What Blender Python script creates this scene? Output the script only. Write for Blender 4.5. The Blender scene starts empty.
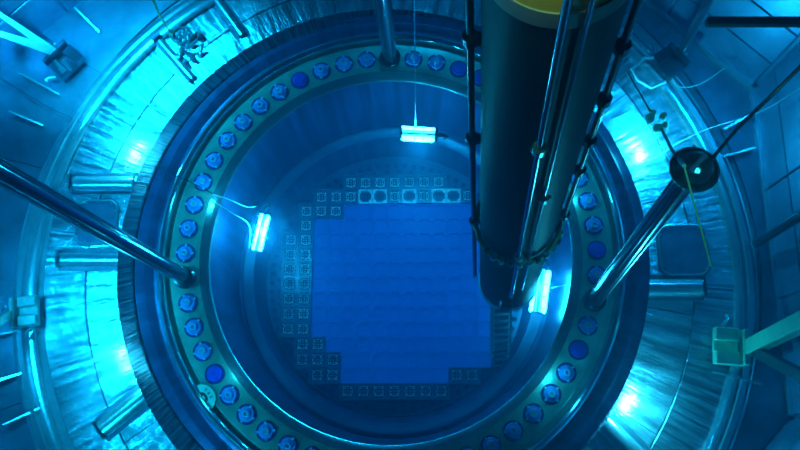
import bpy, bmesh, math, random
from mathutils import Vector, Matrix
random.seed(7)
PI = math.pi
SC = bpy.context.scene
COL = SC.collection
# ------------------------------------------------------------------ camera
F = 800.0
TX, TY = -0.2512, -0.0294
CXY = (-0.0501*2.3, -0.1306*2.3)
D = 3.8900*2.3
SY = 1.0254                       # the flange is very slightly oval
ROT = Matrix.Rotation(TX, 3, 'X') @ Matrix.Rotation(TY, 3, 'Y')
RT = ROT.transposed()
CAMPOS = -(RT @ Vector((CXY[0], CXY[1], -D)))
cd = bpy.data.cameras.new('camera'); cam = bpy.data.objects.new('camera', cd); COL.objects.link(cam)
cd.sensor_width = 36; cd.lens = 36*F/800; cd.clip_end = 200
cam.matrix_world = Matrix.Translation(CAMPOS) @ RT.to_4x4()
SC.camera = cam
def ray(px, py): return RT @ Vector(((px-400)/F, (225-py)/F, -1.0))
def at(px, py, z=0.0):            # pixel of the photo -> point on the level z
    d = ray(px, py); t = (z-CAMPOS.z)/d.z
    return CAMPOS + d*t
def pt(px, py, Z): return CAMPOS + ray(px, py)*Z
# ------------------------------------------------------------------ world, exposure
w = bpy.data.worlds.new('pool_hall'); SC.world = w; w.use_nodes = True
w.node_tree.nodes['Background'].inputs[0].default_value = (0.10, 0.35, 0.6, 1)
w.node_tree.nodes['Background'].inputs[1].default_value = 0.05
SC.view_settings.view_transform = 'Standard'; SC.view_settings.look = 'None'
SC.view_settings.gamma = 1; SC.view_settings.use_curve_mapping = False
SC.view_settings.exposure = 0.0
SC.cycles.use_denoising = True
SC.cycles.volume_bounces = 1
SC.cycles.max_bounces = 6
SC.cycles.sample_clamp_indirect = 6
# water body: absorption (red first) and a little blue scatter
W_ABS, W_SCAT = (0.50, 0.108, 0.052), (0.001, 0.007, 0.012)
# ------------------------------------------------------------------ lights
def light(name, kind, loc, power, color=(0.75, 1, 1), size=0.1, target=None, angle=60, blend=0.6):
    l = bpy.data.lights.new(name, kind); o = bpy.data.objects.new(name, l); COL.objects.link(o)
    l.energy = power; l.color = color; o.location = loc
    if kind == 'AREA': l.size = size; l.shape = 'DISK'; l.spread = math.radians(105)
    else: l.shadow_soft_size = size
    if kind == 'SPOT': l.spot_size = math.radians(angle); l.spot_blend = blend
    if target is not None:
        o.rotation_euler = (Vector(target)-Vector(loc)).to_track_quat('-Z', 'Y').to_euler()
    return o
ZF = -0.45                        # cavity floor around the flange
# unseen fill lights added around the pool, outside the frame
light('pool_fill_light', 'AREA', (-4.3, -0.6, 2.3), 95, size=0.5, target=(-3.6, 0, ZF))
light('pool_fill_light', 'AREA', (-3.5, 3.4, 1.9), 125, size=0.5, target=(-3.0, 2.4, ZF))
light('pool_fill_light', 'AREA', (-3.1, -3.5, 1.9), 115, size=0.5, target=(-2.6, -2.6, ZF))
light('pool_fill_light', 'AREA', (3.7, -2.9, 2.2), 40, (.4, .8, 1), size=0.5, target=(3.0, -2.0, ZF))
light('pool_fill_light', 'AREA', (3.9, 2.4, 2.4), 30, (.4, .8, 1), size=0.5, target=(3.2, 1.2, ZF))
light('pool_fill_light', 'AREA', (0.5, 4.1, 3.0), 18, (.4, .8, 1), size=0.5, target=(0.3, 3.0, 0))
# small lamps tucked against the outer edge of the skirt
for px, py, e in ((129, 147, 80), (116, 357, 45), (643, 146, 110), (633, 402, 110)):
    p = at(px, py, ZF)
    light('skirt_lamp_light', 'POINT', (p.x, p.y, ZF+0.24), e*2.2, color=(1, .68, .6), size=0.07)
p = at(2, 24, 1.6); light('pool_fill_light', 'SPOT', p, 900, size=.05, target=at(45, 50, .1), angle=60)  # unseen spot added to whiten the upper left bracket arms
light('pool_fill_light', 'SPOT', pt(850, 150, 3.6), 90, size=.08, target=pt(690, 210, 7.5), angle=75)  # unseen spot added for highlights on the domed head, tool and bracket
light('mast_warm_light', 'SPOT', pt(520, -130, 2.2), 75, color=(1, .62, .3), size=.1, target=pt(562, -40, 3.2), angle=50)  # added warm spot that brings out the yellow band of the mast
# unseen point lights added for glints along the inner lip of the flange
for px, py, e in ((214, 196, 7), (232, 366, 3), (549, 372, 5), (576, 190, 3)):
    p = at(px, py, 0.3)
    light('flange_glint_light', 'POINT', (p.x, p.y, 0.22), e, size=0.04)

# ------------------------------------------------------------------ materials
M = {}
def mat(name, color, rough=0.4, metal=0.8, bump=0.0, scale=8, kind='noise', vary=0.25, emit=None, estr=0, spec=0.5, dist=0.01):
    m = bpy.data.materials.new(name); m.use_nodes = True; nt = m.node_tree; N = nt.nodes; L = nt.links
    b = N['Principled BSDF']; b.inputs['Roughness'].default_value = rough; b.inputs['Specular IOR Level'].default_value = spec; b.inputs['Metallic'].default_value = metal
    tc = N.new('ShaderNodeTexCoord')
    vec = tc.outputs['Object']
    if kind == 'radial':          # streaks that run outwards from the vessel's axis
        s = N.new('ShaderNodeSeparateXYZ'); L.new(vec, s.inputs[0])
        a = N.new('ShaderNodeMath'); a.operation = 'ARCTAN2'; L.new(s.outputs[1], a.inputs[0]); L.new(s.outputs[0], a.inputs[1])
        ln = N.new('ShaderNodeVectorMath'); ln.operation = 'LENGTH'; L.new(vec, ln.inputs[0])
        ma = N.new('ShaderNodeMath'); ma.operation = 'MULTIPLY'; L.new(a.outputs[0], ma.inputs[0]); ma.inputs[1].default_value = scale
        mb = N.new('ShaderNodeMath'); mb.operation = 'MULTIPLY'; L.new(ln.outputs['Value'], mb.inputs[0]); mb.inputs[1].default_value = 1.3
        c = N.new('ShaderNodeCombineXYZ'); L.new(ma.outputs[0], c.inputs[0]); L.new(mb.outputs[0], c.inputs[1])
        vec2 = c.outputs[0]; sc2 = 1.0
    else: vec2 = vec; sc2 = scale
    n = N.new('ShaderNodeTexNoise'); n.inputs['Scale'].default_value = sc2; n.inputs['Detail'].default_value = 5
    n.inputs['Roughness'].default_value = 0.6
    L.new(vec2, n.inputs['Vector'])
    n2 = N.new('ShaderNodeTexNoise'); n2.inputs['Scale'].default_value = 1.7; n2.inputs['Detail'].default_value = 3
    L.new(vec, n2.inputs['Vector'])
    mx = N.new('ShaderNodeMath'); mx.operation = 'MULTIPLY_ADD'; L.new(n.outputs['Fac'], mx.inputs[0]); mx.inputs[1].default_value = 0.85 if kind == 'radial' else 0.5
    h = N.new('ShaderNodeMath'); h.operation = 'MULTIPLY'; L.new(n2.outputs['Fac'], h.inputs[0]); h.inputs[1].default_value = 0.15 if kind == 'radial' else 0.5
    L.new(h.outputs[0], mx.inputs[2])
    r = N.new('ShaderNodeValToRGB'); r.color_ramp.elements[0].position, r.color_ramp.elements[1].position = (0.42, 0.58) if kind == 'radial' else (0.36, 0.64)
    lo = tuple(v*(1-vary) for v in color)+(1,); hi = tuple(min(1, v*(1+vary*0.6)) for v in color)+(1,)
    r.color_ramp.elements[0].color = lo; r.color_ramp.elements[1].color = hi
    L.new(mx.outputs[0], r.inputs[0]); L.new(r.outputs[0], b.inputs['Base Color'])
    if bump:
        bp = N.new('ShaderNodeBump'); bp.inputs['Strength'].default_value = bump; bp.inputs['Distance'].default_value = dist
        L.new(n.outputs['Fac'], bp.inputs['Height']); L.new(bp.outputs[0], b.inputs['Normal'])
    if emit:
        b.inputs['Emission Color'].default_value = emit+(1,); b.inputs['Emission Strength'].default_value = estr
    M[name] = m; return m
mat('floor_steel', (0.36, 0.46, 0.5), 0.26, 0.85, 0.9, 62, 'radial', 0.6, dist=0.03)
mat('floor_steel_inner', (0.45, 0.56, 0.6), 0.27, 0.8, 0.8, 30, 'radial', 0.5, dist=0.04)
mat('outer_steel', (0.18, 0.27, 0.34), 0.35, 0.75, 0.3, 3, 'noise', 0.35, dist=0.02)
mat('wall_steel', (0.18, 0.30, 0.44), 0.38, 0.7, 0.25, 2.2, 'noise', 0.35, dist=0.02)
mat('joint_dark', (0.2, 0.27, 0.3), 0.6, 0.3)
mat('ring_steel', (0.55, 0.68, 0.72), 0.25, 0.85, 0.15, 18, 'noise', 0.2)
mat('skirt_steel', (0.045, 0.075, 0.11), 0.36, 0.6, 1.0, 90, 'radial', 0.9, dist=0.04)
mat('flange_steel', (0.32, 0.55, 0.42), 0.38, 0.45, 0.2, 5, 'noise', 0.35)
mat('seal_steel', (0.62, 0.8, 0.85), 0.2, 0.9, 0.1, 9)
mat('shell_steel', (0.03, 0.085, 0.20), 0.4, 0.4, 0.4, 14, 'radial', 0.35, dist=0.01)
mat('internals_steel', (0.09, 0.16, 0.25), 0.4, 0.5, 0.25, 6, 'noise', 0.35)
mat('dark_steel', (0.05, 0.08, 0.10), 0.25, 0.8, 0.1, 10)
mat('pole_steel', (0.16, 0.24, 0.30), 0.16, 0.9, 0.08, 6)
mat('bright_steel', (0.75, 0.85, 0.85), 0.22, 0.85, 0.1, 12)
mat('white_lit_steel', (.85, .9, .9), .35, 0.1)  # near-white base stands in for strong light on arms and wire loop
mat('bracket_green_lit', (0.30, 0.75, 0.5), 0.3, 0.6, 0.2, 14)  # green light on the bracket, put into its base colour
mat('bracket_steel', (0.45, 0.62, 0.58), 0.28, 0.75, 0.2, 14)
mat('dome_steel', (0.25, 0.33, 0.30), 0.12, 0.9, 0.5, 9, vary=.6, dist=.03)
mat('mast_steel', (0.012, 0.026, 0.028), 0.55, 0.0, 0.1, 3, spec=.2)
mat('mast_grey', (0.30, 0.28, 0.22), 0.6, 0.1, 0.1, 6)
mat('mast_yellow', (0.95, 0.50, 0.01), 0.5, 0.0, 0.05, 6, vary=0.1)
mat('hose_rubber', (0.5, 0.55, 0.2), 0.5, 0.0, 0.3, 30)
mat('black_rubber', (0.015, 0.02, 0.025), 0.5, 0.0)
mat('cord_grey', (0.45, 0.6, 0.6), 0.5, 0.0)
mat('plug_blue', (0.08, 0.38, 1.0), 0.42, 0.0, 0.4, 30, vary=0.3)
mat('plug_deep_blue', (0.02, 0.07, 0.75), 0.45, 0.0, 0.3, 30, vary=0.3)
mat('plug_pale', (0.3, 0.75, 1.0), 0.35, 0.1, 0.3, 30, vary=0.2)
mat('plug_collar', (0.02, 0.05, 0.22), 0.5, 0.1)
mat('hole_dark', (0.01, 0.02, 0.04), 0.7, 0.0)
mat('tag_green', (0.45, 0.95, 0.75), 0.4, 0.0, vary=0.1)
mat('tag_mark', (0.02, 0.06, 0.08), 0.6, 0.0)
mat('nozzle_lamplit', (1.0, 1.0, 1.0), 0.35, 0.0, 0.2, 40, vary=.1)  # colour carries the lamplight on bright frames and the sparkle on dim rings
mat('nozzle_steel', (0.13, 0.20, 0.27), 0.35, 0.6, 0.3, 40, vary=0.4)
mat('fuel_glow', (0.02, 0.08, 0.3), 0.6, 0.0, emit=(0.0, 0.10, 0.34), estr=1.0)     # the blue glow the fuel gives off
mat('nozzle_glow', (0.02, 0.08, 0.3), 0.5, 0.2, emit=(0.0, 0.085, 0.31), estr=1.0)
mat('lamp_tube', (1, 1, 1), 0.3, 0.0, emit=(1.0, 1.0, 1.0), estr=70, vary=0)
def water_mat(name, W_ABS, W_SCAT, g):
    m = bpy.data.materials.new(name); m.use_nodes = True; nt = m.node_tree
    for n in list(nt.nodes): nt.nodes.remove(n)
    out = nt.nodes.new('ShaderNodeOutputMaterial')
    tr = nt.nodes.new('ShaderNodeBsdfTransparent'); nt.links.new(tr.outputs[0], out.inputs['Surface'])
    a = nt.nodes.new('ShaderNodeVolumeAbsorption'); mx = max(W_ABS)
    a.inputs['Density'].default_value = mx; a.inputs['Color'].default_value = tuple(1-v/mx for v in W_ABS)+(1,)
    s = nt.nodes.new('ShaderNodeVolumeScatter'); ms = max(W_SCAT)
    s.inputs['Density'].default_value = ms; s.inputs['Color'].default_value = tuple(v/ms for v in W_SCAT)+(1,)
    s.inputs['Anisotropy'].default_value = g
    ad = nt.nodes.new('ShaderNodeAddShader'); nt.links.new(a.outputs[0], ad.inputs[0]); nt.links.new(s.outputs[0], ad.inputs[1])
    nt.links.new(ad.outputs[0], out.inputs['Volume']); M[name] = m
water_mat('pool_water', W_ABS, W_SCAT, 0.5)
water_mat('hazy_water', (0.02, 0.06, 0.003), (0.02, 0.09, 0.17), 0.55)

# ------------------------------------------------------------------ mesh helpers
class MB:
    def __init__(s): s.v = []; s.f = []
    def add(s, vs, fs):
        n = len(s.v); s.v += [tuple(v) for v in vs]; s.f += [tuple(i+n for i in f) for f in fs]; return s
    def box(s, c, size, rot=None, taper=1.0):
        c = Vector(c); x, y, z = (q/2 for q in size); vs = []
        for k in (-1, 1):
            t = taper if k > 0 else 1
            for a, b in ((-1, -1), (1, -1), (1, 1), (-1, 1)):
                v = Vector((a*x*t, b*y*t, k*z)); vs.append(c + (rot @ v if rot is not None else v))
        return s.add(vs, [(3, 2, 1, 0), (4, 5, 6, 7), (0, 1, 5, 4), (1, 2, 6, 5), (2, 3, 7, 6), (3, 0, 4, 7)])
    def tube(s, pts, r, n=10, cap=True):
        pts = [Vector(p) for p in pts]; rs = r if isinstance(r, (list, tuple)) else [r]*len(pts)
        base = len(s.v); up = None
        for i, p in enumerate(pts):
            d = (pts[min(i+1, len(pts)-1)]-pts[max(i-1, 0)])
            if d.length < 1e-9: d = Vector((0, 0, 1))
            d.normalize()
            if up is None: up = d.orthogonal().normalized()
            up = (up - d*up.dot(d)); up = up.normalized() if up.length > 1e-6 else d.orthogonal().normalized()
            q = d.cross(up)
            for k in range(n):
                a = 2*PI*k/n; s.v.append(tuple(p+(up*math.cos(a)+q*math.sin(a))*rs[i]))
        for i in range(len(pts)-1):
            for k in range(n):
                a = base+i*n+k; b = base+i*n+(k+1) % n
                s.f.append((a, b, b+n, a+n))
        if cap:
            s.f.append(tuple(base+k for k in range(n))[::-1]); m = base+(len(pts)-1)*n
            s.f.append(tuple(m+k for k in range(n)))
        return s
    def lathe(s, prof, n=96, a0=0.0, a1=None, sy=1.0, c=(0, 0, 0), closed=False):
        full = a1 is None; st = n if full else n+1; base = len(s.v); k = len(prof)
        A = 2*PI if full else (a1-a0)
        for i in range(st):
            a = a0+A*i/n; ca, sa = math.cos(a), math.sin(a)
            for r, z in prof: s.v.append((c[0]+r*ca, c[1]+r*sa*sy, c[2]+z))
        for i in range(n):
            j = (i+1) % st
            for m in range(k if closed else k-1):
                m2 = (m+1) % k
                s.f.append((base+i*k+m, base+j*k+m, base+j*k+m2, base+i*k+m2))
        if closed and not full:
            s.f.append(tuple(base+m for m in range(k))[::-1]); s.f.append(tuple(base+n*k+m for m in range(k)))
        return s
    def build(s, name, m, parent=None, smooth=False, loc=None):
        me = bpy.data.meshes.new(name); me.from_pydata(s.v, [], s.f); me.materials.append(M[m])
        bm = bmesh.new(); bm.from_mesh(me); bmesh.ops.recalc_face_normals(bm, faces=bm.faces); bm.to_mesh(me); bm.free()
        if smooth:
            me.polygons.foreach_set('use_smooth', [True]*len(me.polygons))
            try: me.set_sharp_from_angle(angle=math.radians(38))
            except Exception: pass
        o = bpy.data.objects.new(name, me); COL.objects.link(o); o.parent = parent
        if loc is not None: o.location = loc
        return o
def bevel(o, wd=0.008, seg=1):
    b = o.modifiers.new('bevel', 'BEVEL'); b.width = wd; b.segments = seg; b.limit_method = 'ANGLE'; return o
def tag(o, label, cat, group=None, kind=None):
    if label: o['label'] = label
    if cat: o['category'] = cat
    if group: o['group'] = group
    if kind: o['kind'] = kind
    return o
def empty(name, loc=(0, 0, 0), rot=None):
    o = bpy.data.objects.new(name, None); COL.objects.link(o); o.location = loc; o.empty_display_size = 0.1
    if rot is not None: o.rotation_euler = rot.to_euler()
    return o
def copy_tree(o, parent=None):
    c = o.copy(); COL.objects.link(c); c.parent = parent
    for ch in list(o.children): copy_tree(ch, c)
    return c
def frame(x, z):                  # rotation matrix with given x and z axes
    z = Vector(z).normalized(); x = Vector(x); x = (x-z*x.dot(z)).normalized(); y = z.cross(x)
    return Matrix((x, y, z)).transposed()
ORD = ['first', 'second', 'third', 'fourth', 'fifth', 'sixth', 'seventh', 'eighth', 'ninth', 'tenth', 'eleventh', 'twelfth', 'thirteenth', 'fourteenth', 'fifteenth', 'sixteenth', 'seventeenth', 'eighteenth', 'nineteenth', 'twentieth']

# ------------------------------------------------------------------ cavity: floor, walls
FC = at(381, 270, ZF)             # centre of the outer ring on the cavity floor
R_RING = 355/84.3
fl = MB().lathe([(2.2, ZF-0.25), (2.2, ZF-0.03), (5.9, ZF-0.03), (5.9, ZF-0.25)], 64, sy=SY).build('floor', 'joint_dark')
tag(fl, None, None, kind='structure')
def sector(parent, name, m, r0, r1, a0, a1, z, th=0.03, gap=0.012, n=8, c=(0, 0)):
    g0, g1 = gap/r0, gap/r1
    b = 0.006
    prof = [(r0+gap/2, z-th), (r0+gap/2, z-b), (r0+gap/2+b, z), (r1-gap/2-b, z), (r1-gap/2, z-b), (r1-gap/2, z-th)]
    return MB().lathe(prof, n, a0+g1/2, a1-g1/2, SY, (c[0], c[1], 0), closed=True).build(name, m, parent)
off = 0.21
n_in, n_out = 16, 16
for i in range(n_in):
    sector(fl, 'floor_plate', 'floor_steel_inner', 2.75, 3.56, off+2*PI*i/n_in, off+2*PI*(i+1)/n_in, ZF+0.004*random.random(), c=(-0.05, 0))
for i in range(n_out):
    sector(fl, 'floor_plate', 'floor_steel', 3.56, R_RING-0.14, off+0.09+2*PI*i/n_out, off+0.09+2*PI*(i+1)/n_out, ZF+0.004*random.random(), c=(-0.05, 0))
for i in range(20):
    sector(fl, 'floor_plate', 'outer_steel', R_RING+0.1, 5.75, 0.05+2*PI*i/20, 0.05+2*PI*(i+1)/20, ZF+0.004*random.random(), c=(-0.05, 0))
# grooved ring that rims the cavity floor
rim = MB()
prof = [(-.15, ZF-.02), (-.15, ZF+.05), (-.11, ZF+.07), (-.07, ZF+.07), (-.05, ZF+.02), (-.03, ZF+.02), (-.015, ZF+.10), (.03, ZF+.10), (.045, ZF+.03), (.07, ZF+.03), (.085, ZF+.06), (.11, ZF+.05), (.11, ZF-.02)]
rim.lathe([(R_RING+a, z) for a, z in prof], 160, sy=1.01, c=(FC.x, FC.y, 0), closed=True)
o = rim.build('trim_1', 'ring_steel', None, True); tag(o, 'grooved steel ring rimming the cavity floor', None, kind='structure')
# eight walls around the cavity
sides = [('wall_right', 0, 4.42), ('wall_upper_right', 45, 4.62), ('wall_back', 90, 5.0), ('wall_upper_left', 135, 5.3),
         ('wall_left', 180, 5.05), ('wall_lower_left', 225, 4.72), ('wall_front', 270, 4.75), ('wall_lower_right', 315, 4.40)]
def corner(i, j):
    a, da = math.radians(sides[i][1]), sides[i][2]; b, db = math.radians(sides[j][1]), sides[j][2]
    det = math.cos(a)*math.sin(b)-math.sin(a)*math.cos(b)
    return Vector(((da*math.sin(b)-db*math.sin(a))/det, (math.cos(a)*db-math.cos(b)*da)/det, 0))
for i, (nm, ang, dd) in enumerate(sides):
    p0, p1 = corner(i-1, i), corner(i, (i+1) % 8)
    nrm = Vector((math.cos(math.radians(ang)), math.sin(math.radians(ang)), 0))
    L = (p1-p0).length; t = (p1-p0).normalized(); rot = frame(t, (0, 0, 1))
    mid = (p0+p1)/2 + nrm*0.12
    wb = MB().box((mid.x, mid.y, 4.0), (L+0.16, 0.2, 9.4), rot).build(nm, 'wall_steel'); tag(wb, None, None, kind='structure')
    nc = max(2, round(L/1.25)); z0 = ZF-0.02
    for r_ in range(4):
        hh = 0.66
        for c_ in range(nc):
            u0 = -L/2+0.03+(L-0.06)*c_/nc; u1 = -L/2+0.03+(L-0.06)*(c_+1)/nc
            cc = (p0+p1)/2+t*((u0+u1)/2)+nrm*0.005
            pb = MB().box((cc.x, cc.y, z0+hh*(r_+0.5)), (u1-u0-0.025, 0.04+0.006*random.random(), hh-0.025), rot)
            bevel(pb.build('wall_panel', 'wall_steel', wb), 0.006)
    if nm in ('wall_right', 'wall_upper_right', 'wall_lower_left', 'wall_left'):
        q = (p0+p1)/2 - nrm*0.03
        bs = MB().box((q.x, q.y, ZF+0.05), (L-0.05, 0.05, 0.10), rot)
        o = bs.build('baseboard_'+nm[5:], 'ring_steel'); tag(o, None, None, kind='structure')
# upright fins between the ring and the walls
def gusset(px0, py0, px1, py1, label, h=0.16):
    a, b = at(px0, py0, ZF+.01), at(px1, py1, ZF+.01)
    d = b-a; t = d.normalized(); n = Vector((-t.y, t.x, 0))*0.012
    vs = [a-n, b-n, b-n+Vector((0, 0, h*0.35)), a-n+Vector((0, 0, h)), a+n, b+n, b+n+Vector((0, 0, h*0.35)), a+n+Vector((0, 0, h))]
    o = MB().add(vs, [(0, 1, 2, 3), (7, 6, 5, 4), (0, 4, 5, 1), (1, 5, 6, 2), (2, 6, 7, 3), (3, 7, 4, 0)]).build('gusset_fin', 'ring_steel')
    tag(o, label, 'fin', 'upright steel fins outside the cavity ring')
gusset(80, 14, 101, 34, 'thin upright steel fin outside ring, above the white-lit bracket at upper left')
gusset(25, 78, 61, 96, 'thin upright steel fin just below the white-lit bracket at upper left')
gusset(15, 116, 45, 127, 'dark upright steel fin outside ring, between upper left bracket and left guide pole')
gusset(0, 337, 21, 331, 'thin steel fin just below the lamp bracket on the left side of ring')
gusset(0, 383, 28, 372, 'pale thin steel fin outside ring at lower left, second below the bracket')
gusset(10, 425, 42, 408, 'dark upright steel fin nearest the lower left corner outside the ring')
gusset(750, 117, 722, 131, 'thin steel fin outside ring at right, above the round pole head')
gusset(750, 152, 718, 159, 'thin steel fin outside ring at right, level with the round pole head')
gusset(757, 385, 712, 372, 'thin steel fin outside ring, below the square twin-arm bracket')

# ------------------------------------------------------------------ reactor vessel
NSEG = 208
ves = empty('reactor_vessel', (0, 0, 0))
tag(ves, 'open round reactor vessel with stud-holed flange in the middle of the cavity floor', 'vessel')
def ring(name, m, prof, parent=ves, c=(0, 0, 0), closed=True, smooth=True, sy=SY):
    return MB().lathe(prof, NSEG, sy=sy, c=c, closed=closed).build(name, m, parent, smooth)
ring('vessel_shell', 'shell_steel', [(2.10, -.05), (2.035, -.06), (1.985, -1.30), (1.80, -1.31), (1.78, -1.36), (1.72, -1.74), (1.72, -2.0), (2.10, -2.0)])
o = ring('flange_lip', 'ring_steel', [(2.035, -.055), (2.05, -.035), (2.10, -.02), (2.14, 0.0), (2.14, -.3), (2.06, -.3)]); o['label'] = 'bright sloped inner lip of the flange'
fg = ring('flange', 'flange_steel', [(2.14, -.30), (2.14, -.002), (2.16, .004), (2.465, .004), (2.48, -.01), (2.485, -.05), (2.53, -.05), (2.53, -.30)])
fg['label'] = 'greenish flat flange face drilled for studs'
sl = ring('seal_ring', 'seal_steel', [(2.53, -.3), (2.53, .02), (2.545, .05), (2.575, .065), (2.605, .05), (2.62, .02), (2.62, -.3)]); sl['label'] = 'bright rounded seal ring around the flange'
ring('seal_groove', 'shell_steel', [(2.62, -.3), (2.62, -.02), (2.66, -.03), (2.70, .0), (2.76, .01), (2.80, -.02), (2.89, -.05), (2.89, -.3)])
sk = ring('skirt', 'skirt_steel', [(2.90, -.3), (2.79, -.1), (2.79, -.03), (2.81, -.025), (2.99, -.12), (3.01, -.13), (3.01, -.17), (2.96, -.20), (2.94, ZF-.02), (2.90, ZF-.02)], c=(-.11, 0, 0))
sk['label'] = 'dark streaked sloping skirt round the flange'
ring('ledge_ring', 'internals_steel', [(1.80, -1.31), (1.80, -1.295), (1.88, -1.285), (1.90, -1.27), (1.93, -1.27), (1.94, -1.295), (1.94, -1.31)])
# lower internals: round plate and former plate around the fuel
CC = at(394.5, 283.0, -1.55)
ZC = -1.55; PITCH = 15.1/F*(CAMPOS.z-ZC)/ (ray(395, 283).length*0+1) / 1.0
PITCH = (at(394.5+7.5*15.1, 283, ZC)-at(394.5-7.5*15.1, 283, ZC)).length/15
pl = MB().lathe([(0.0, -1.86), (0.0, -1.76), (1.74, -1.76), (1.74, -1.86)], 96, closed=True).build('core_plate', 'internals_steel', ves)
rows = [7, 11, 13, 13, 15, 15, 15, 15, 15, 15, 15, 13, 13, 11, 7]
cells = [(i-rows[j]//2, j) for j in range(15) for i in range(rows[j])]
cs = set(cells)
bf = MB()                         # baffle: upright plates following the stepped outline of the fuel
for (i, j) in cells:
    x, y = CC.x+i*PITCH, CC.y+(7-j)*PITCH
    for di, dj, sx, sy_ in ((1, 0, .012, PITCH+.012), (-1, 0, .012, PITCH+.012), (0, 1, PITCH+.012, .012), (0, -1, PITCH+.012, .012)):
        if (i+di, j+dj) not in cs:
            bf.box((x+di*(PITCH/2+.006), y-dj*(PITCH/2+.006), -1.655), (sx, sy_, 0.23))
bf.build('baffle', 'nozzle_steel', ves)
fh = MB()
k = 0
for rr, cnt in ((1.64, 84), (1.54, 60)):
    for q in range(cnt):
        a = 2*PI*q/cnt+rr
        x, y = CC.x*0.5+rr*math.cos(a), CC.y*.5+rr*math.sin(a)
        i = round((x-CC.x)/PITCH); j = 7-round((y-CC.y)/PITCH)
        if any((i+a_, j+b_) in cs for a_ in (0,) for b_ in (0,)): continue
        fh.lathe([(0.0, -1.755), (0.026, -1.755), (0.030, -1.745), (0.036, -1.745), (0.036, -1.765)], 8, c=(x, y, 0))
fh.build('flow_holes', 'hole_dark', ves)['kind'] = 'stuff'
# fuel assemblies: one thing per cell
def make_assembly(kind):
    m1, m2 = {'dim': ('nozzle_steel', 'hole_dark'), 'bright': ('nozzle_lamplit', 'hole_dark'), 'glow': ('nozzle_glow', 'fuel_glow')}[kind]
    e = empty('fuel_assembly'); P = PITCH-(.003 if kind == 'glow' else .008); h = P/2
    b = MB(); t = {'dim': .012, 'bright': .015, 'glow': .012}[kind]
    z = 0 if kind != 'glow' else -0.05
    for sx in (-1, 1):
        b.box((sx*(h-t/2), 0, z-.03), (t, P, .06)); b.box((0, sx*(h-t/2), z-.03), (P-2*t, t, .06))
    for sx in (-1, 1):
        for sy_ in (-1, 1):
            b.box((sx*(h-t-.012), sy_*(h-t-.012), z-.025), (.034, .034, .05), Matrix.Rotation(PI/4, 3, 'Z'))
    b.build('top_nozzle', m1, e)
    c = MB()
    if kind != 'glow':
        c.lathe([(.058, -.03), (.058, -.012), (.066, -.012), (.066, -.03)], 12)
        for q in range(4): c.box((.074*math.cos(PI/4+q*PI/2), .074*math.sin(PI/4+q*PI/2), -.01), (.014, .014, .03))
        for ix in range(-1, 2):
            for iy in range(-1, 2):
                c.lathe([(0, -.035), (.007, -.035), (.007, -.07)], 6, c=(ix*.034, iy*.034, 0))
        c.build('guide_ring', 'nozzle_lamplit' if kind == 'dim' else 'nozzle_steel', e)
        MB().box((0, 0, -.125), (P-.01, P-.01, .11)).build('fuel_bundle', m2, e)
    else:
        MB().box((0, 0, -.14), (P-.004, P-.004, .10)).build('fuel_bundle', m2, e)
        for ix in range(-2, 3): c.box((ix*.034, 0, -.085), (.012, P-.03, .012))
        c.build('spacer_grid', m1, e)
    return e
protos = {}
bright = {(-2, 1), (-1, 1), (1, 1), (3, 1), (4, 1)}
def rowcol(i, j):
    n = i+rows[j]//2; half = rows[j]//2
    if i == 0: cpos = 'middle'
    elif i < 0: cpos = ORD[n]+' from left'
    else: cpos = ORD[half-i]+' from right'
    rpos = (ORD[j]+' core row from top') if j < 7 else ('middle core row' if j == 7 else ORD[14-j]+' core row from bottom')
    return '%s in %s' % (cpos, rpos)
for (i, j) in cells:
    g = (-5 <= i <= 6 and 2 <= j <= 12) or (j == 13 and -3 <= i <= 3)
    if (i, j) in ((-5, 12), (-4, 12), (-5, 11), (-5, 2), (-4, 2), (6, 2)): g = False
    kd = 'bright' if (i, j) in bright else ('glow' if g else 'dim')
    if kd not in protos: protos[kd] = e = make_assembly(kd)
    else: e = copy_tree(protos[kd])
    e.location = (CC.x+i*PITCH, CC.y+(7-j)*PITCH, ZC+(0.0 if kd != 'dim' else -0.01*random.random()))
    w_ = {'bright': 'brightly lit square-framed fuel assembly', 'glow': 'blue-glowing fuel assembly', 'dim': 'unlit ringed fuel assembly'}[kd]
    tag(e, '%s, %s' % (w_, rowcol(i, j)), 'fuel assembly', 'fuel assemblies in the reactor core')

# ------------------------------------------------------------------ plugs in the stud holes
def make_plug(style):
    e = empty('stud_hole_plug')
    MB().lathe([(0.0, .003), (.092, .003), (.104, .009), (.110, .009), (.112, .0)], 20).build('collar', 'plug_collar', e, True)
    m = {'cross': 'plug_blue', 'plain': 'plug_deep_blue', 'ring': 'plug_blue'}[style]
    MB().lathe([(0.0, .045), (.050, .045), (.055, .035), (.078, .032), (.084, .022), (.086, .0)], 20).build('cap', m, e, True)
    if style != 'plain':
        n = 4 if style == 'cross' else 3
        for q in range(n):
            a = 2*PI*q/n+.3; r0 = .088
            lg = MB().box((0, 0, 0), (.024, .022, .022)); lg = lg.build('lug', 'plug_pale', e, loc=(math.cos(a)*r0, math.sin(a)*r0, .026)); lg.rotation_euler = (0, 0, a)
        c = MB().lathe([(.022, .045), (.022, .062), (.036, .062), (.036, .045)], 12)
        if style == 'cross': c.box((0, 0, .050), (.07, .014, .012)); c.box((0, 0, .050), (.014, .07, .012))
        c.build('handle', 'plug_pale', e)
    return e
pp = {s: make_plug(s) for s in ('cross', 'plain', 'ring')}; used = set()
N_ST = 52; A0 = -0.0011
plain = {9, 26, 17, 18, 16, 30, 47}
bare = {-1+52, 28, 13}            # three holes hold the guide poles
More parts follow.
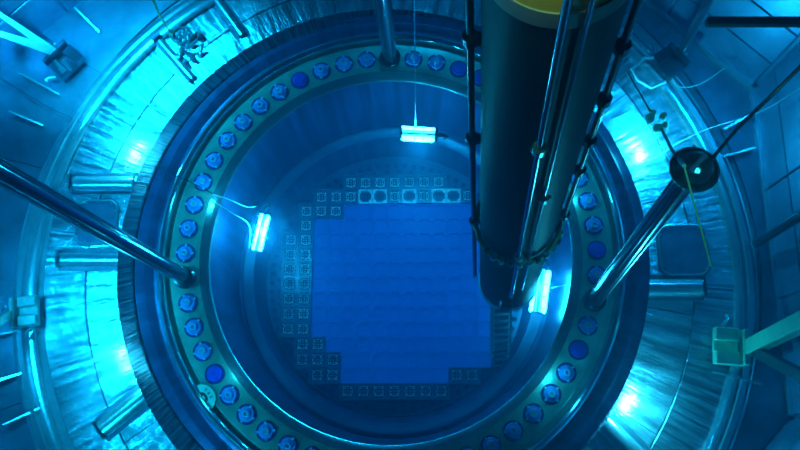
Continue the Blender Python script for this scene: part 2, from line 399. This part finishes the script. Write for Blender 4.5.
def plug_label(k, st):
    w_ = {'cross': 'blue stud plug with cross handle', 'ring': 'blue stud plug with round handle', 'plain': 'plain dark blue stud plug'}[st]
    if k < 13: return '%s, %s clockwise from the left guide pole' % (w_, ORD[k])
    if k < 19: return '%s, %s clockwise from the top guide pole' % (w_, ORD[k-14])
    if k < 23: return '%s behind the mast, %s clockwise from the top guide pole' % (w_, ORD[k-14])
    if k < 28: return '%s, %s back from the right guide pole toward mast' % (w_, ORD[27-k])
    if k < 40: return '%s, %s clockwise after the right guide pole' % (w_, ORD[k-29])
    return '%s, %s counter-clockwise below the left guide pole' % (w_, ORD[50-k])
for k in range(N_ST):
    if k in bare: continue
    ang = A0+2*PI*k/N_ST
    st = 'plain' if k in plain else ('ring' if k % 3 == 1 else 'cross')
    if st in used: e = copy_tree(pp[st])
    else: e = pp[st]; used.add(st)
    e.location = (-math.cos(ang)*2.3, math.sin(ang)*2.3*SY, .004); e.rotation_euler = (0, 0, random.uniform(0, 1.5))
    tag(e, plug_label(k, st), 'plug', 'blue plugs in the flange stud holes')

# ------------------------------------------------------------------ guide poles standing on the flange
def guide_pole(foot, top, r, label, collar=0.0):
    foot, top = Vector(foot), Vector(top); d = (top-foot); L = d.length; rot = frame(Vector((1, 0.2, 0)), d)
    e = empty('guide_pole', foot, rot)
    MB().tube([(0, 0, .06), (0, 0, L-.05)], r, 24).build('shaft', 'pole_steel', e, True)
    MB().lathe([(0, 0), (r+.045, 0), (r+.045, .05), (r+.03, .075), (r+.004, .08), (r+.004, .10)], 24).build('base_collar', 'dark_steel', e, True)
    MB().tube([(0, 0, L-.05), (0, 0, L), (0, 0, L+.06)], [r, r*.9, r*.5], 20).build('tip', 'dark_steel', e, True)
    b = MB()
    for a in (0.6, 2.7, 4.8): b.tube([(math.cos(a)*(r+.004), math.sin(a)*(r+.004), .1), (math.cos(a)*(r+.004), math.sin(a)*(r+.004), L-.08)], .008, 6)
    b.build('ridge', 'ring_steel', e, True)
    tag(e, label, 'pole', 'guide poles standing on the flange'); return e, rot
fa = lambda k: (-math.cos(A0+2*PI*k/N_ST)*2.3, math.sin(A0+2*PI*k/N_ST)*2.3*SY, 0.02)
f1 = fa(51); guide_pole(f1, pt(-18, 163, 4.95), .080, 'thick dark steel guide pole rising from the left side of flange')
f2 = fa(13); guide_pole(f2, pt(379, -32, 6.2), .080, 'dark steel guide pole rising from the top of flange')
f3 = fa(28); head = pt(690, 175, 5.6)
e3, rot3 = guide_pole(f3, head, .082, 'steel guide pole with round domed head, rising from right side of flange')
L3 = (head-Vector(f3)).length
hd = MB()
hd.lathe([(0, L3-.04), (.10, L3-.02), (.125, L3+.03), (.165, L3+.07), (.172, L3+.10), (.150, L3+.115), (.145, L3+.09), (.135, L3+.09), (.11, L3+.16), (.05, L3+.20), (0, L3+.205)], 32)
ho = hd.build('dome_head', 'dome_steel', e3, True)
for k in range(6):
    a = 2*PI*k/6+.3
    MB().tube([(math.cos(a)*.155, math.sin(a)*.155, L3+.10), (math.cos(a)*.155, math.sin(a)*.155, L3+.145)], .012, 6).build('stud', 'bright_steel' if k in (0, 1) else 'dark_steel', ho, True)
MB().tube([(-.08, -.05, L3+.19), (.06, .05, L3+.20)], .02, 8).build('latch', 'bright_steel', ho, True)

# ------------------------------------------------------------------ refuelling mast
MR = 0.325
B = pt(508, 282, 9.25); T = pt(553, 0, 3.64)
dm = (T-B).normalized(); H = (T-B).length
right = RT @ Vector((1, 0, 0)); rotm = frame(right, dm)      # x to the right of the picture, -y... front
mast = empty('refuelling_mast', B, rotm)
tag(mast, 'big dark upright refuelling mast tube with rails and yellow upper band over the vessel', 'mast')
hz = lambda y: (pt(553-(45/282)*y, y, 2*MR*F/(143-.309*y))-B).dot(dm)   # height on the mast of a row of the photo
Htop = H+1.5; Hc = hz(-42)
MB().lathe([(MR-.05, .05), (MR-.02, .02), (MR, .04), (MR, Hc), (0.0, Hc)], 56).build('outer_tube', 'mast_steel', mast, True)
MB().lathe([(0, Hc), (MR+.012, Hc), (MR+.014, Hc+.02), (MR+.014, hz(-59)), (0, hz(-59))], 56).build('grey_band', 'mast_grey', mast, True)
MB().lathe([(0, hz(-59)), (MR+.006, hz(-59)), (MR+.006, Htop), (0, Htop)], 56).build('yellow_band', 'mast_yellow', mast, True)
MB().lathe([(0, .03), (MR-.06, .0), (MR-.03, -.03), (MR+.012, -.02), (MR+.02, .02), (MR+.012, .05), (MR, .06)], 48).build('bottom_ring', 'bracket_steel', mast, True)
h1 = hz(222)
hs = MB()                         # hose bundle lashed round the lower tube
n = 60; hp = [(math.cos(2*PI*k/n)*(MR+.035+.008*math.sin(k*1.7)), math.sin(2*PI*k/n)*(MR+.035+.008*math.cos(k*2.1)), h1+.03*math.sin(k*.6)) for k in range(n+1)]
hs.tube(hp, .026, 8); hs.tube([(x*1.03, y*1.03, z+.045+.01*math.sin(i)) for i, (x, y, z) in enumerate(hp)], .018, 8)
ho = hs.build('hose_loop', 'hose_rubber', mast, True); ho['label'] = 'olive hose loop lashed round the tube'
for k in range(15):
    a = -2.4+k*.21
    b = MB().box((math.cos(a)*(MR+.05), math.sin(a)*(MR+.05), h1+.015), (.06, .035+.02*random.random(), .09), Matrix.Rotation(a, 3, 'Z'))
    bevel(b.build('hose_clip', 'bracket_steel' if k % 3 else 'dark_steel', ho), .01)
# which local direction faces the camera
cl = rotm.transposed() @ (CAMPOS-(B+dm*H*.5)); fa_ = math.atan2(cl.y, cl.x)
def on_tube(a, off=0.0): return (math.cos(a)*(MR+off), math.sin(a)*(MR+off))
def rail(a, r, off, z0, z1, clamps, pair=False):
    x, y = on_tube(a, off)
    ro = MB().tube([(x, y, z0), (x, y, z1)], r, 12).build('rail', 'pole_steel' if pair else 'dark_steel', mast, True)
    for zc in clamps:
        c = MB(); rz = Matrix.Rotation(a, 3, 'Z'); xx, yy = on_tube(a, off*.5)
        c.box((xx, yy, zc), (off+.03, .05, .06), rz); c.lathe([(r, -.035), (r+.02, -.035), (r+.02, .035), (r, .035)], 12, c=(x, y, zc), closed=True)
        c.tube([(x-math.sin(a)*-.05, y+math.cos(a)*-.05, zc), (x+math.sin(a)*-.05, y-math.cos(a)*-.05, zc)], .012, 6)
        c.build('clamp', 'bracket_steel' if pair else 'dark_steel', ro)
rail(fa_+PI/2-.12 if math.cos(fa_+PI/2) < 0 else fa_-PI/2+.12, .022, .055, .25, Htop, [hz(40), hz(140), hz(222)])
sgn = 1 if math.cos(fa_+PI/2) > 0 else -1
rail(fa_+sgn*(PI/2-.05), .020, .040, hz(235), Htop, [hz(35), hz(88), hz(130), hz(160), hz(205)])
rail(fa_+sgn*.15, .020, .035, hz(262), Htop, [hz(90), hz(215)], True)
rail(fa_+sgn*.42, .013, .030, hz(255), Htop, [hz(150)], True)
gx, gy = on_tube(fa_+sgn*.05, .04)
gb = MB().box((gx, gy, .42), (.10, .14, .26), Matrix.Rotation(fa_+sgn*.05, 3, 'Z')).build('gripper_box', 'dark_steel', mast); bevel(gb, .015)
for s in (-1, 1): MB().tube([(gx+s*.04, gy, .30), (gx+s*.04, gy, .54)], .014, 8).build('bolt', 'bright_steel', gb, True)
# fuel assembly carried below the mast
top = pt(501, 300, 9.35); bot = pt(500, 364, 10.2)
lad = empty('lifted_assembly', bot, frame(right, top-bot)); LL = (top-bot).length
tag(lad, 'dark ladder-like assembly hanging below the bottom ring of the mast', 'fuel assembly')
b = MB()
for sx in (-1, 1):
    for sy_ in (-1, 1): b.box((sx*.11, sy_*.09, LL/2), (.02, .02, LL))
b.build('corner_post', 'internals_steel', lad)
MB().box((0, 0, LL/2), (.17, .14, LL-.02)).build('rod_bundle', 'dark_steel', lad)
for k in range(10):
    MB().box((0, 0, .08+k*(LL-.12)/9), (.235, .20, .022)).build('grid_strap', 'bracket_steel', lad)

# ------------------------------------------------------------------ underwater lamps
def lamp(c, axis, up, L, label, power, sep=.055, r=.026, lo=(0, 0, .16)):
    rot = frame(axis, up); e = empty('underwater_lamp', c, rot)
    MB().tube([(-L/2, 0, 0), (L/2-.04, 0, 0)], .034, 14).build('housing', 'bracket_steel', e, True)
    for s in (-1, 1):
        MB().tube([(-L/2, s*sep, .02), (-L/2+.03, s*sep, .02), (L/2-.08, s*sep, .02), (L/2-.05, s*sep, .02)], [r*.7, r*1.1 if s < 0 else r*.8, r*1.1 if s < 0 else r*.8, r*.6], 12).build('lamp_tube', 'lamp_tube', e, True)
    for s in (-1, 1):
        cpo = MB().lathe([(0, -.015), (.075, -.015), (.08, 0), (.075, .015), (0, .015)], 16).build('end_cap', 'bright_steel' if s < 0 else 'dark_steel', e, True)
        cpo.rotation_euler = (0, PI/2, 0); cpo.location = (s*L/2-(.03 if s > 0 else 0), 0, .01)
    b = MB(); b.tube([(L/2-.02, 0, 0), (L/2+.05, 0, .02), (L/2+.11, -.01, .0), (L/2+.06, -.04, .01)], [.03, .022, .012, .012], 8)
    b.build('connector', 'dark_steel', e, True)
    cg = MB()
    for k in range(4):
        x = -L/2+.06+k*(L-.14)/3
        cg.lathe([(.096, -.004), (.10, 0), (.096, .004)], 16, c=(0, 0, x), closed=True)
    g = cg.build('guard', 'cord_grey', e, True); g.rotation_euler = (0, PI/2, 0)
    tag(e, label, 'lamp', 'bright underwater lamps hung inside the vessel')
    light('underwater_lamp_light', 'POINT', Vector(c)+rot @ Vector(lo), power, size=.08)
    return e
camd = lambda p: (CAMPOS-p).normalized()
p1 = pt(420, 134, 9.35); lamp(p1, (1, -.07, 0), camd(p1), .44, 'horizontal bright lamp hanging on a wire near the top of the vessel', 150, lo=(0, -.11, .02), sep=.06)
p2 = pt(261, 231, 9.6); q2 = at(266, 205, p2.z); q3 = at(255, 250, p2.z); lamp(p2, (q2-q3), camd(p2), .50, 'slanting bright lamp roped against the left inner side of vessel', 110, sep=.04)
p3 = pt(540, 289, 9.45); q2 = at(543, 262, p3.z); q3 = at(536, 316, p3.z); lamp(p3, (q2-q3), camd(p3), .56, 'upright bright lamp beside the lower right of the mast', 34, sep=.07, r=.03)

# ------------------------------------------------------------------ cables and cords
def cord(name, pts, r, m, label, cat='cord', group=None, seg=6):
    P = [Vector(p) for p in pts]; out = []
    for i in range(len(P)-1):      # smooth the bends
        a, b, c, d = P[max(i-1, 0)], P[i], P[i+1], P[min(i+2, len(P)-1)]
        for k in range(seg):
            t = k/seg; out.append(0.5*((2*b)+(c-a)*t+(2*a-5*b+4*c-d)*t*t+(3*b-a-3*c+d)*t**3))
    out.append(P[-1])
    o = MB().tube(out, r, 8).build(name, m, None, True); tag(o, label, cat, group); return o
cord('lamp_wire', [pt(415.5, 128, 9.3), pt(415, 60, 8.0), pt(414, -20, 6.6)], .006, 'bright_steel', 'thin straight wire holding the horizontal lamp from above', 'wire')
cord('lamp_rope', [at(213, 194, .03), pt(228, 199, 9.2), pt(247, 207, 9.5), pt(257, 206, 9.5)], .005, 'cord_grey', 'upper pale rope from flange lip to slanting left lamp', 'rope')
cord('lamp_rope', [at(213, 201, .03), pt(232, 213, 9.2), pt(249, 225, 9.5), pt(249, 248, 9.6)], .005, 'cord_grey', 'lower pale rope from flange lip round the slanting left lamp', 'rope')
cord('lamp_rope', [pt(551, 288, 9.3), pt(595, 278, 8.8), at(625, 268, .08)], .005, 'cord_grey', 'pale rope from lamp beside the mast across flange to the seal ring', 'rope')
cord('floor_wire', [at(0, 78, ZF+.15), at(50, 108, ZF+.13), at(98, 130, ZF+.05), at(140, 152, ZF+.2), at(165, 170, .08), at(190, 182, .04), at(213, 194, .03)], .006, 'black_rubber', 'thin dark wire crossing the cavity floor at upper left to flange', 'wire')
cord('black_cable', [pt(815, 52, 5.0), pt(775, 92, 5.1), pt(738, 128, 5.3), pt(712, 158, 5.5), pt(700, 166, 5.55)], .013, 'black_rubber', 'black cable running from upper right to the round domed pole head', 'cable')
cord('thin_cable', [at(800, 88, .8), at(760, 112, .4), at(700, 132, ZF+.12), at(655, 158, ZF+.06), at(628, 178, ZF+.05)], .006, 'cord_grey', 'pale thin cable over the ring at right, below the lamp loop', 'cable')
cord('thin_cable', [at(725, 68, ZF+.3), at(700, 84, ZF+.2), at(680, 87, ZF+.12), at(672, 78, ZF+.12)], .007, 'cord_grey', 'short sagging cable beside the looped bracket at upper right', 'cable')
cord('green_hose', [pt(150, -8, 8.0), pt(158, 12, 8.4), at(166, 26, ZF+.2), at(172, 36, ZF+.06)], .013, 'hose_rubber', 'olive hose dropping from the top edge at upper left', 'hose')
cord('thin_cable', [at(200, 46, ZF+.08), at(225, 28, ZF+.1), at(236, 22, ZF+.16)], .006, 'cord_grey', 'pale straight cable from the fittings cluster to the upper radial bar', 'cable')
# jointed long-handled pole tool
tool = empty('pole_tool', pt(657, 122, 6.6)); O = tool.location
tag(tool, 'thin jointed pole tool with small clamp and ball tip, leaning by the round pole head', 'tool')
def lp(px, py, Z): return pt(px, py, Z)-O
MB().tube([lp(627, 72, 6.8), lp(654, 118, 6.6)], .010, 8).build('rod', 'bracket_steel', tool, True)
MB().tube([lp(661, 128, 6.6), lp(672, 150, 5.9), lp(684, 166, 5.2)], .014, 8).build('rod', 'bracket_steel', tool, True)
MB().tube([lp(684, 166, 5.2), lp(711, 267, 5.4)], .007, 8).build('thin_rod', 'hose_rubber', tool, True)
MB().lathe([(0, -.016), (.012, -.01), (.016, 0), (.012, .01), (0, .016)], 10).build('ball_tip', 'bright_steel', tool, True, loc=lp(711, 268, 5.4))
cb = MB()
for dx, dy, s in ((-.06, .03, .07), (.05, .05, .06), (.0, -.05, .07), (.06, -.03, .05), (-.03, .08, .05)): cb.box((dx, dy, 0), (s, s*.8, .06), Matrix.Rotation(dx*20, 3, 'Z'))
bevel(cb.build('clamp', 'tag_green', tool), .01)

# ------------------------------------------------------------------ brackets on the grooved ring
def bracket(px, py, ang, s, label, arms, m='bracket_steel', loop=False, tp_=1.0):
    z = ZF+.10; c = at(px, py, z); rot = Matrix.Rotation(ang, 3, 'Z'); e = empty('ring_bracket', c, rot)
    # local x points outwards
    b = MB()
    b.box((0, .13*s, .06), (.26*s, .15*s, .12)); b.box((0, -.13*s, .06), (.26*s, .15*s, .12)); b.box((0, 0, .03), (.27*s, .14*s, .05))
    bevel(b.build('clamp_block', m, e), .012)
    b = MB(); b.box((.19*s, 0, .08), (.06*s, .40*s, .16)); bevel(b.build('end_plate', m, e), .01)
    b = MB()
    for k in range(2): b.tube([(.24*s, (k-.5)*.16*s, .03), (.24*s, (k-.5)*.16*s, .17)], .018, 8)
    b.build('bolt', 'bright_steel', e, True)
    h = MB().tube([(-.04, .23*s, .06), (.02, .30*s, .07), (.02, .36*s, .07)], [.02, .02, .032], 8).build('latch_pin', 'bright_steel', e, True)
    iv = rot.transposed()
    for (p, r, am) in arms:
        d = iv @ (p-c)
        a = MB().box(d/2+Vector((.12*s, 0, .05)), (r*2, r*1.5, (d-Vector((.24*s, 0, .1))).length), frame(Vector((0, 1, 0)), d-Vector((.24*s, 0, .10))), tp_); bevel(a.build('arm', am, e), .01)
    if loop:
        MB().tube([(-.10, .16, .1), (-.2, .22, .13), (-.42, .20, .14), (-.46, .05, .14), (-.40, -.12, .13), (-.2, -.16, .1)], .022, 8).build('wire_loop', 'white_lit_steel', e, True)
    tag(e, label, 'bracket', 'steel brackets clamped on the grooved cavity ring'); return e
bracket(69, 65, math.radians(140), .95, 'square bracket with white-lit twin arms on the ring at upper left', [(at(-12, 30, 1.2), .055, 'white_lit_steel'), (at(-12, 6, 1.1), .05, 'white_lit_steel')], 'pole_steel', False, .45)
bracket(31, 312, math.radians(188), .85, 'bracket with low arm on the ring at left, below the left guide pole', [(at(-14, 330, .5), .05, 'bracket_steel')])
bracket(666, 66, math.radians(38), .85, 'dark bracket with bright wire loop on the ring at upper right', [(at(722, -25, 1.6), .045, 'pole_steel')], 'dark_steel', True)
bracket(724, 347, math.radians(-5), 1.0, 'square green-lit bracket with twin arms on the ring at lower right', [(at(820, 313, 1.5), .085, 'bracket_green_lit'), (at(820, 386, 1.5), .06, 'dark_steel')], 'bracket_green_lit')

# ------------------------------------------------------------------ radial bars lying on the cavity floor
def bar(px0, py0, px1, py1, wpx, label, m='ring_steel'):
    z = ZF; a, b = at(px0, py0, z), at(px1, py1, z); d = b-a; L = d.length; wd = wpx/84.0
    e = empty('radial_bar', (a.x, a.y, ZF), frame(d, (0, 0, 1)))
    n = 10; vs = []
    for x in (0, L):
        for k in range(n+1):
            t = PI*k/n; vs.append((x, math.cos(t)*wd/2, .02+math.sin(t)*wd*.42))
        vs.append((x, -wd/2, 0)); vs.append((x, wd/2, 0))
    q = n+3; fs = [(k, (k+1) % q, (k+1) % q+q, k+q) for k in range(q)]+[tuple(range(q))[::-1], tuple(range(q, 2*q))]
    MB().add(vs, fs).build('half_round', m, e, True)
    MB().box((L-.015, 0, .06), (.03, wd*1.1, .12)).build('end_plate', 'dark_steel', e)
    MB().box((L/2, 0, .006), (L, wd*1.5, .012)).build('foot_strip', 'outer_steel', e)
    tag(e, label, 'bar', 'half-round bars lying outwards on the cavity floor')
bar(134, 184, 73, 184, 15, 'upper of two level bars on the floor left of the skirt')
bar(123, 260, 60, 260, 15, 'lower of two level bars on left floor, beneath the guide pole')
bar(148, 393, 101, 431, 17, 'slanting bar on the floor at lower left of the skirt', 'bracket_steel')
bar(193, 80, 158, 40, 10, 'cyan-lit slanting bar at upper left, beside the fittings cluster')
bar(243, 36, 214, -4, 10, 'bar on the floor at upper left, second from the fittings cluster')
bar(645, 288, 703, 288, 17, 'level bar on the floor right of the skirt, below the round pole head')
bar(603, 423, 645, 465, 19, 'slanting bar at bottom right of the skirt, below the bright floor glow')
def hatch(cx, cy, w_, h_, label):
    c = at(cx, cy, ZF); hx, hy = w_/168, h_/168; rr = min(hx, hy)*.5; e = empty('floor_hatch', (c.x, c.y, ZF)); out = []
    for q, (sx, sy_) in enumerate(((1, 1), (-1, 1), (-1, -1), (1, -1))):
        for k in range(7):
            a = (q+k/6)*PI/2; out.append((sx*(hx-rr)+rr*math.cos(a), sy_*(hy-rr)+rr*math.sin(a)))
    n = len(out)
    def slab(f, z0, z1):
        vs = [(x*f, y*f, z0) for x, y in out]+[(x*f, y*f, z1) for x, y in out]
        return MB().add(vs, [(k, (k+1) % n, (k+1) % n+n, k+n) for k in range(n)]+[tuple(range(n))[::-1], tuple(range(n, 2*n))])
    slab(1, .004, .018).build('cover', 'internals_steel', e)
    MB().tube([(x*.93, y*.93, .022) for x, y in out+out[:1]], .014, 6).build('rim', 'ring_steel', e, True)
    for k in range(0, n, 4): MB().lathe([(0, .034), (.014, .034), (.016, .018)], 8).build('bolt', 'bright_steel', e, loc=(out[k][0]*.84, out[k][1]*.84, 0))
    tag(e, label, 'hatch')
hatch(683, 250, 50, 54, 'dark rounded hatch cover on the floor right of the skirt, above the level bar')
hatch(97, 222, 44, 48, 'rounded hatch cover between the two level bars on the left floor')
# cluster of small fittings at upper left
cl_ = empty('fittings_cluster', at(186, 46, ZF)); O2 = cl_.location
tag(cl_, 'tangle of small shiny valve fittings and pipe loops on the floor at upper left', 'fittings')
for k in range(16):
    x, y = random.uniform(-.14, .14), random.uniform(-.18, .18)
    a = MB().lathe([(0, 0), (.03, 0), (.034, .02), (.034, .06), (.022, .07), (.022, .10+.05*random.random()), (0, .12+.05*random.random())], 8).build('fitting', random.choice(['bright_steel', 'bracket_steel', 'dark_steel']), cl_, True, loc=(x+.06, y-.04, .01))
    a.rotation_euler = (random.uniform(-.9, .9), random.uniform(-.9, .9), 0)
for k in range(3):
    cc = (-.12+.08*k, .16-.05*k, .05+.03*k)
    MB().lathe([(.09+.02*k, -.01), (.105+.02*k, 0), (.09+.02*k, .01)], 20, c=cc, closed=True).build('pipe_loop', 'bracket_steel', cl_, True)

# ------------------------------------------------------------------ black beam at the upper right
a, b = at(706, 22, 3.2), at(830, 22, 3.2)
bo = MB().box((a+b)/2, ((b-a).length, .065, .07), frame(b-a, (0, 0, 1))).build('beam', 'black_rubber')
bevel(bo, .01); tag(bo, 'straight black beam reaching in from the right edge near the top', 'beam')
# pipe along the right-hand wall
a, b = at(757, 243, ZF+.12), at(812, 208, 1.3)
po = MB().tube([a, b], .055, 12).build('wall_strut', 'dark_steel', None, True); tag(po, 'dark sloping strut against the right wall panels', 'strut')

# ------------------------------------------------------------------ pale tag on the flange
tg = at(206, 396, .006); dr = Vector((-tg.x, -tg.y, 0)).normalized()
tp = empty('flange_tag', tg, frame(Vector((dr.y, -dr.x, 0)), (0, 0, 1)))
tag(tp, 'pale green curved tag with dark notches on the lower left of flange', 'tag')
n = 14; vs = []
for k in range(n+1):
    t = PI*k/n
    for rx, ry in ((.15, .125), (.065, .045)): vs.append((math.cos(t)*rx, math.sin(t)*ry-.03, 0))
b = MB()
for k in range(n):
    q = [vs[2*k], vs[2*k+1], vs[2*k+3], vs[2*k+2]]
    b.add([(x, y, 0) for x, y, _ in q]+[(x, y, .03) for x, y, _ in q], [(0, 1, 2, 3), (7, 6, 5, 4), (0, 4, 5, 1), (1, 5, 6, 2), (2, 6, 7, 3), (3, 7, 4, 0)])
for sx in (-.115, 0.0, .115): b.box((sx, -.045, .015), (.07 if sx else .035, .06, .03))
b.build('plate', 'tag_green', tp)
b = MB()
for k in range(3): b.box((-.05+.05*k, .045, .032), (.012, .03, .006))
b.build('notch_mark', 'tag_mark', tp)

# ------------------------------------------------------------------ water
wb = MB().box((0, 0, 4.6), (16, 16, 14)).build('water', 'pool_water')
hw = MB().lathe([(0.0, -1.745), (1.70, -1.745), (1.76, -1.33), (1.97, -1.25), (2.02, -0.10), (0.0, -0.10)], 64).build('vessel_water', 'hazy_water')
tag(hw, 'hazy blue water glowing inside the round vessel', 'water', kind='stuff')
tag(wb, 'clear blue pool water filling the cavity and vessel', 'water', kind='stuff')
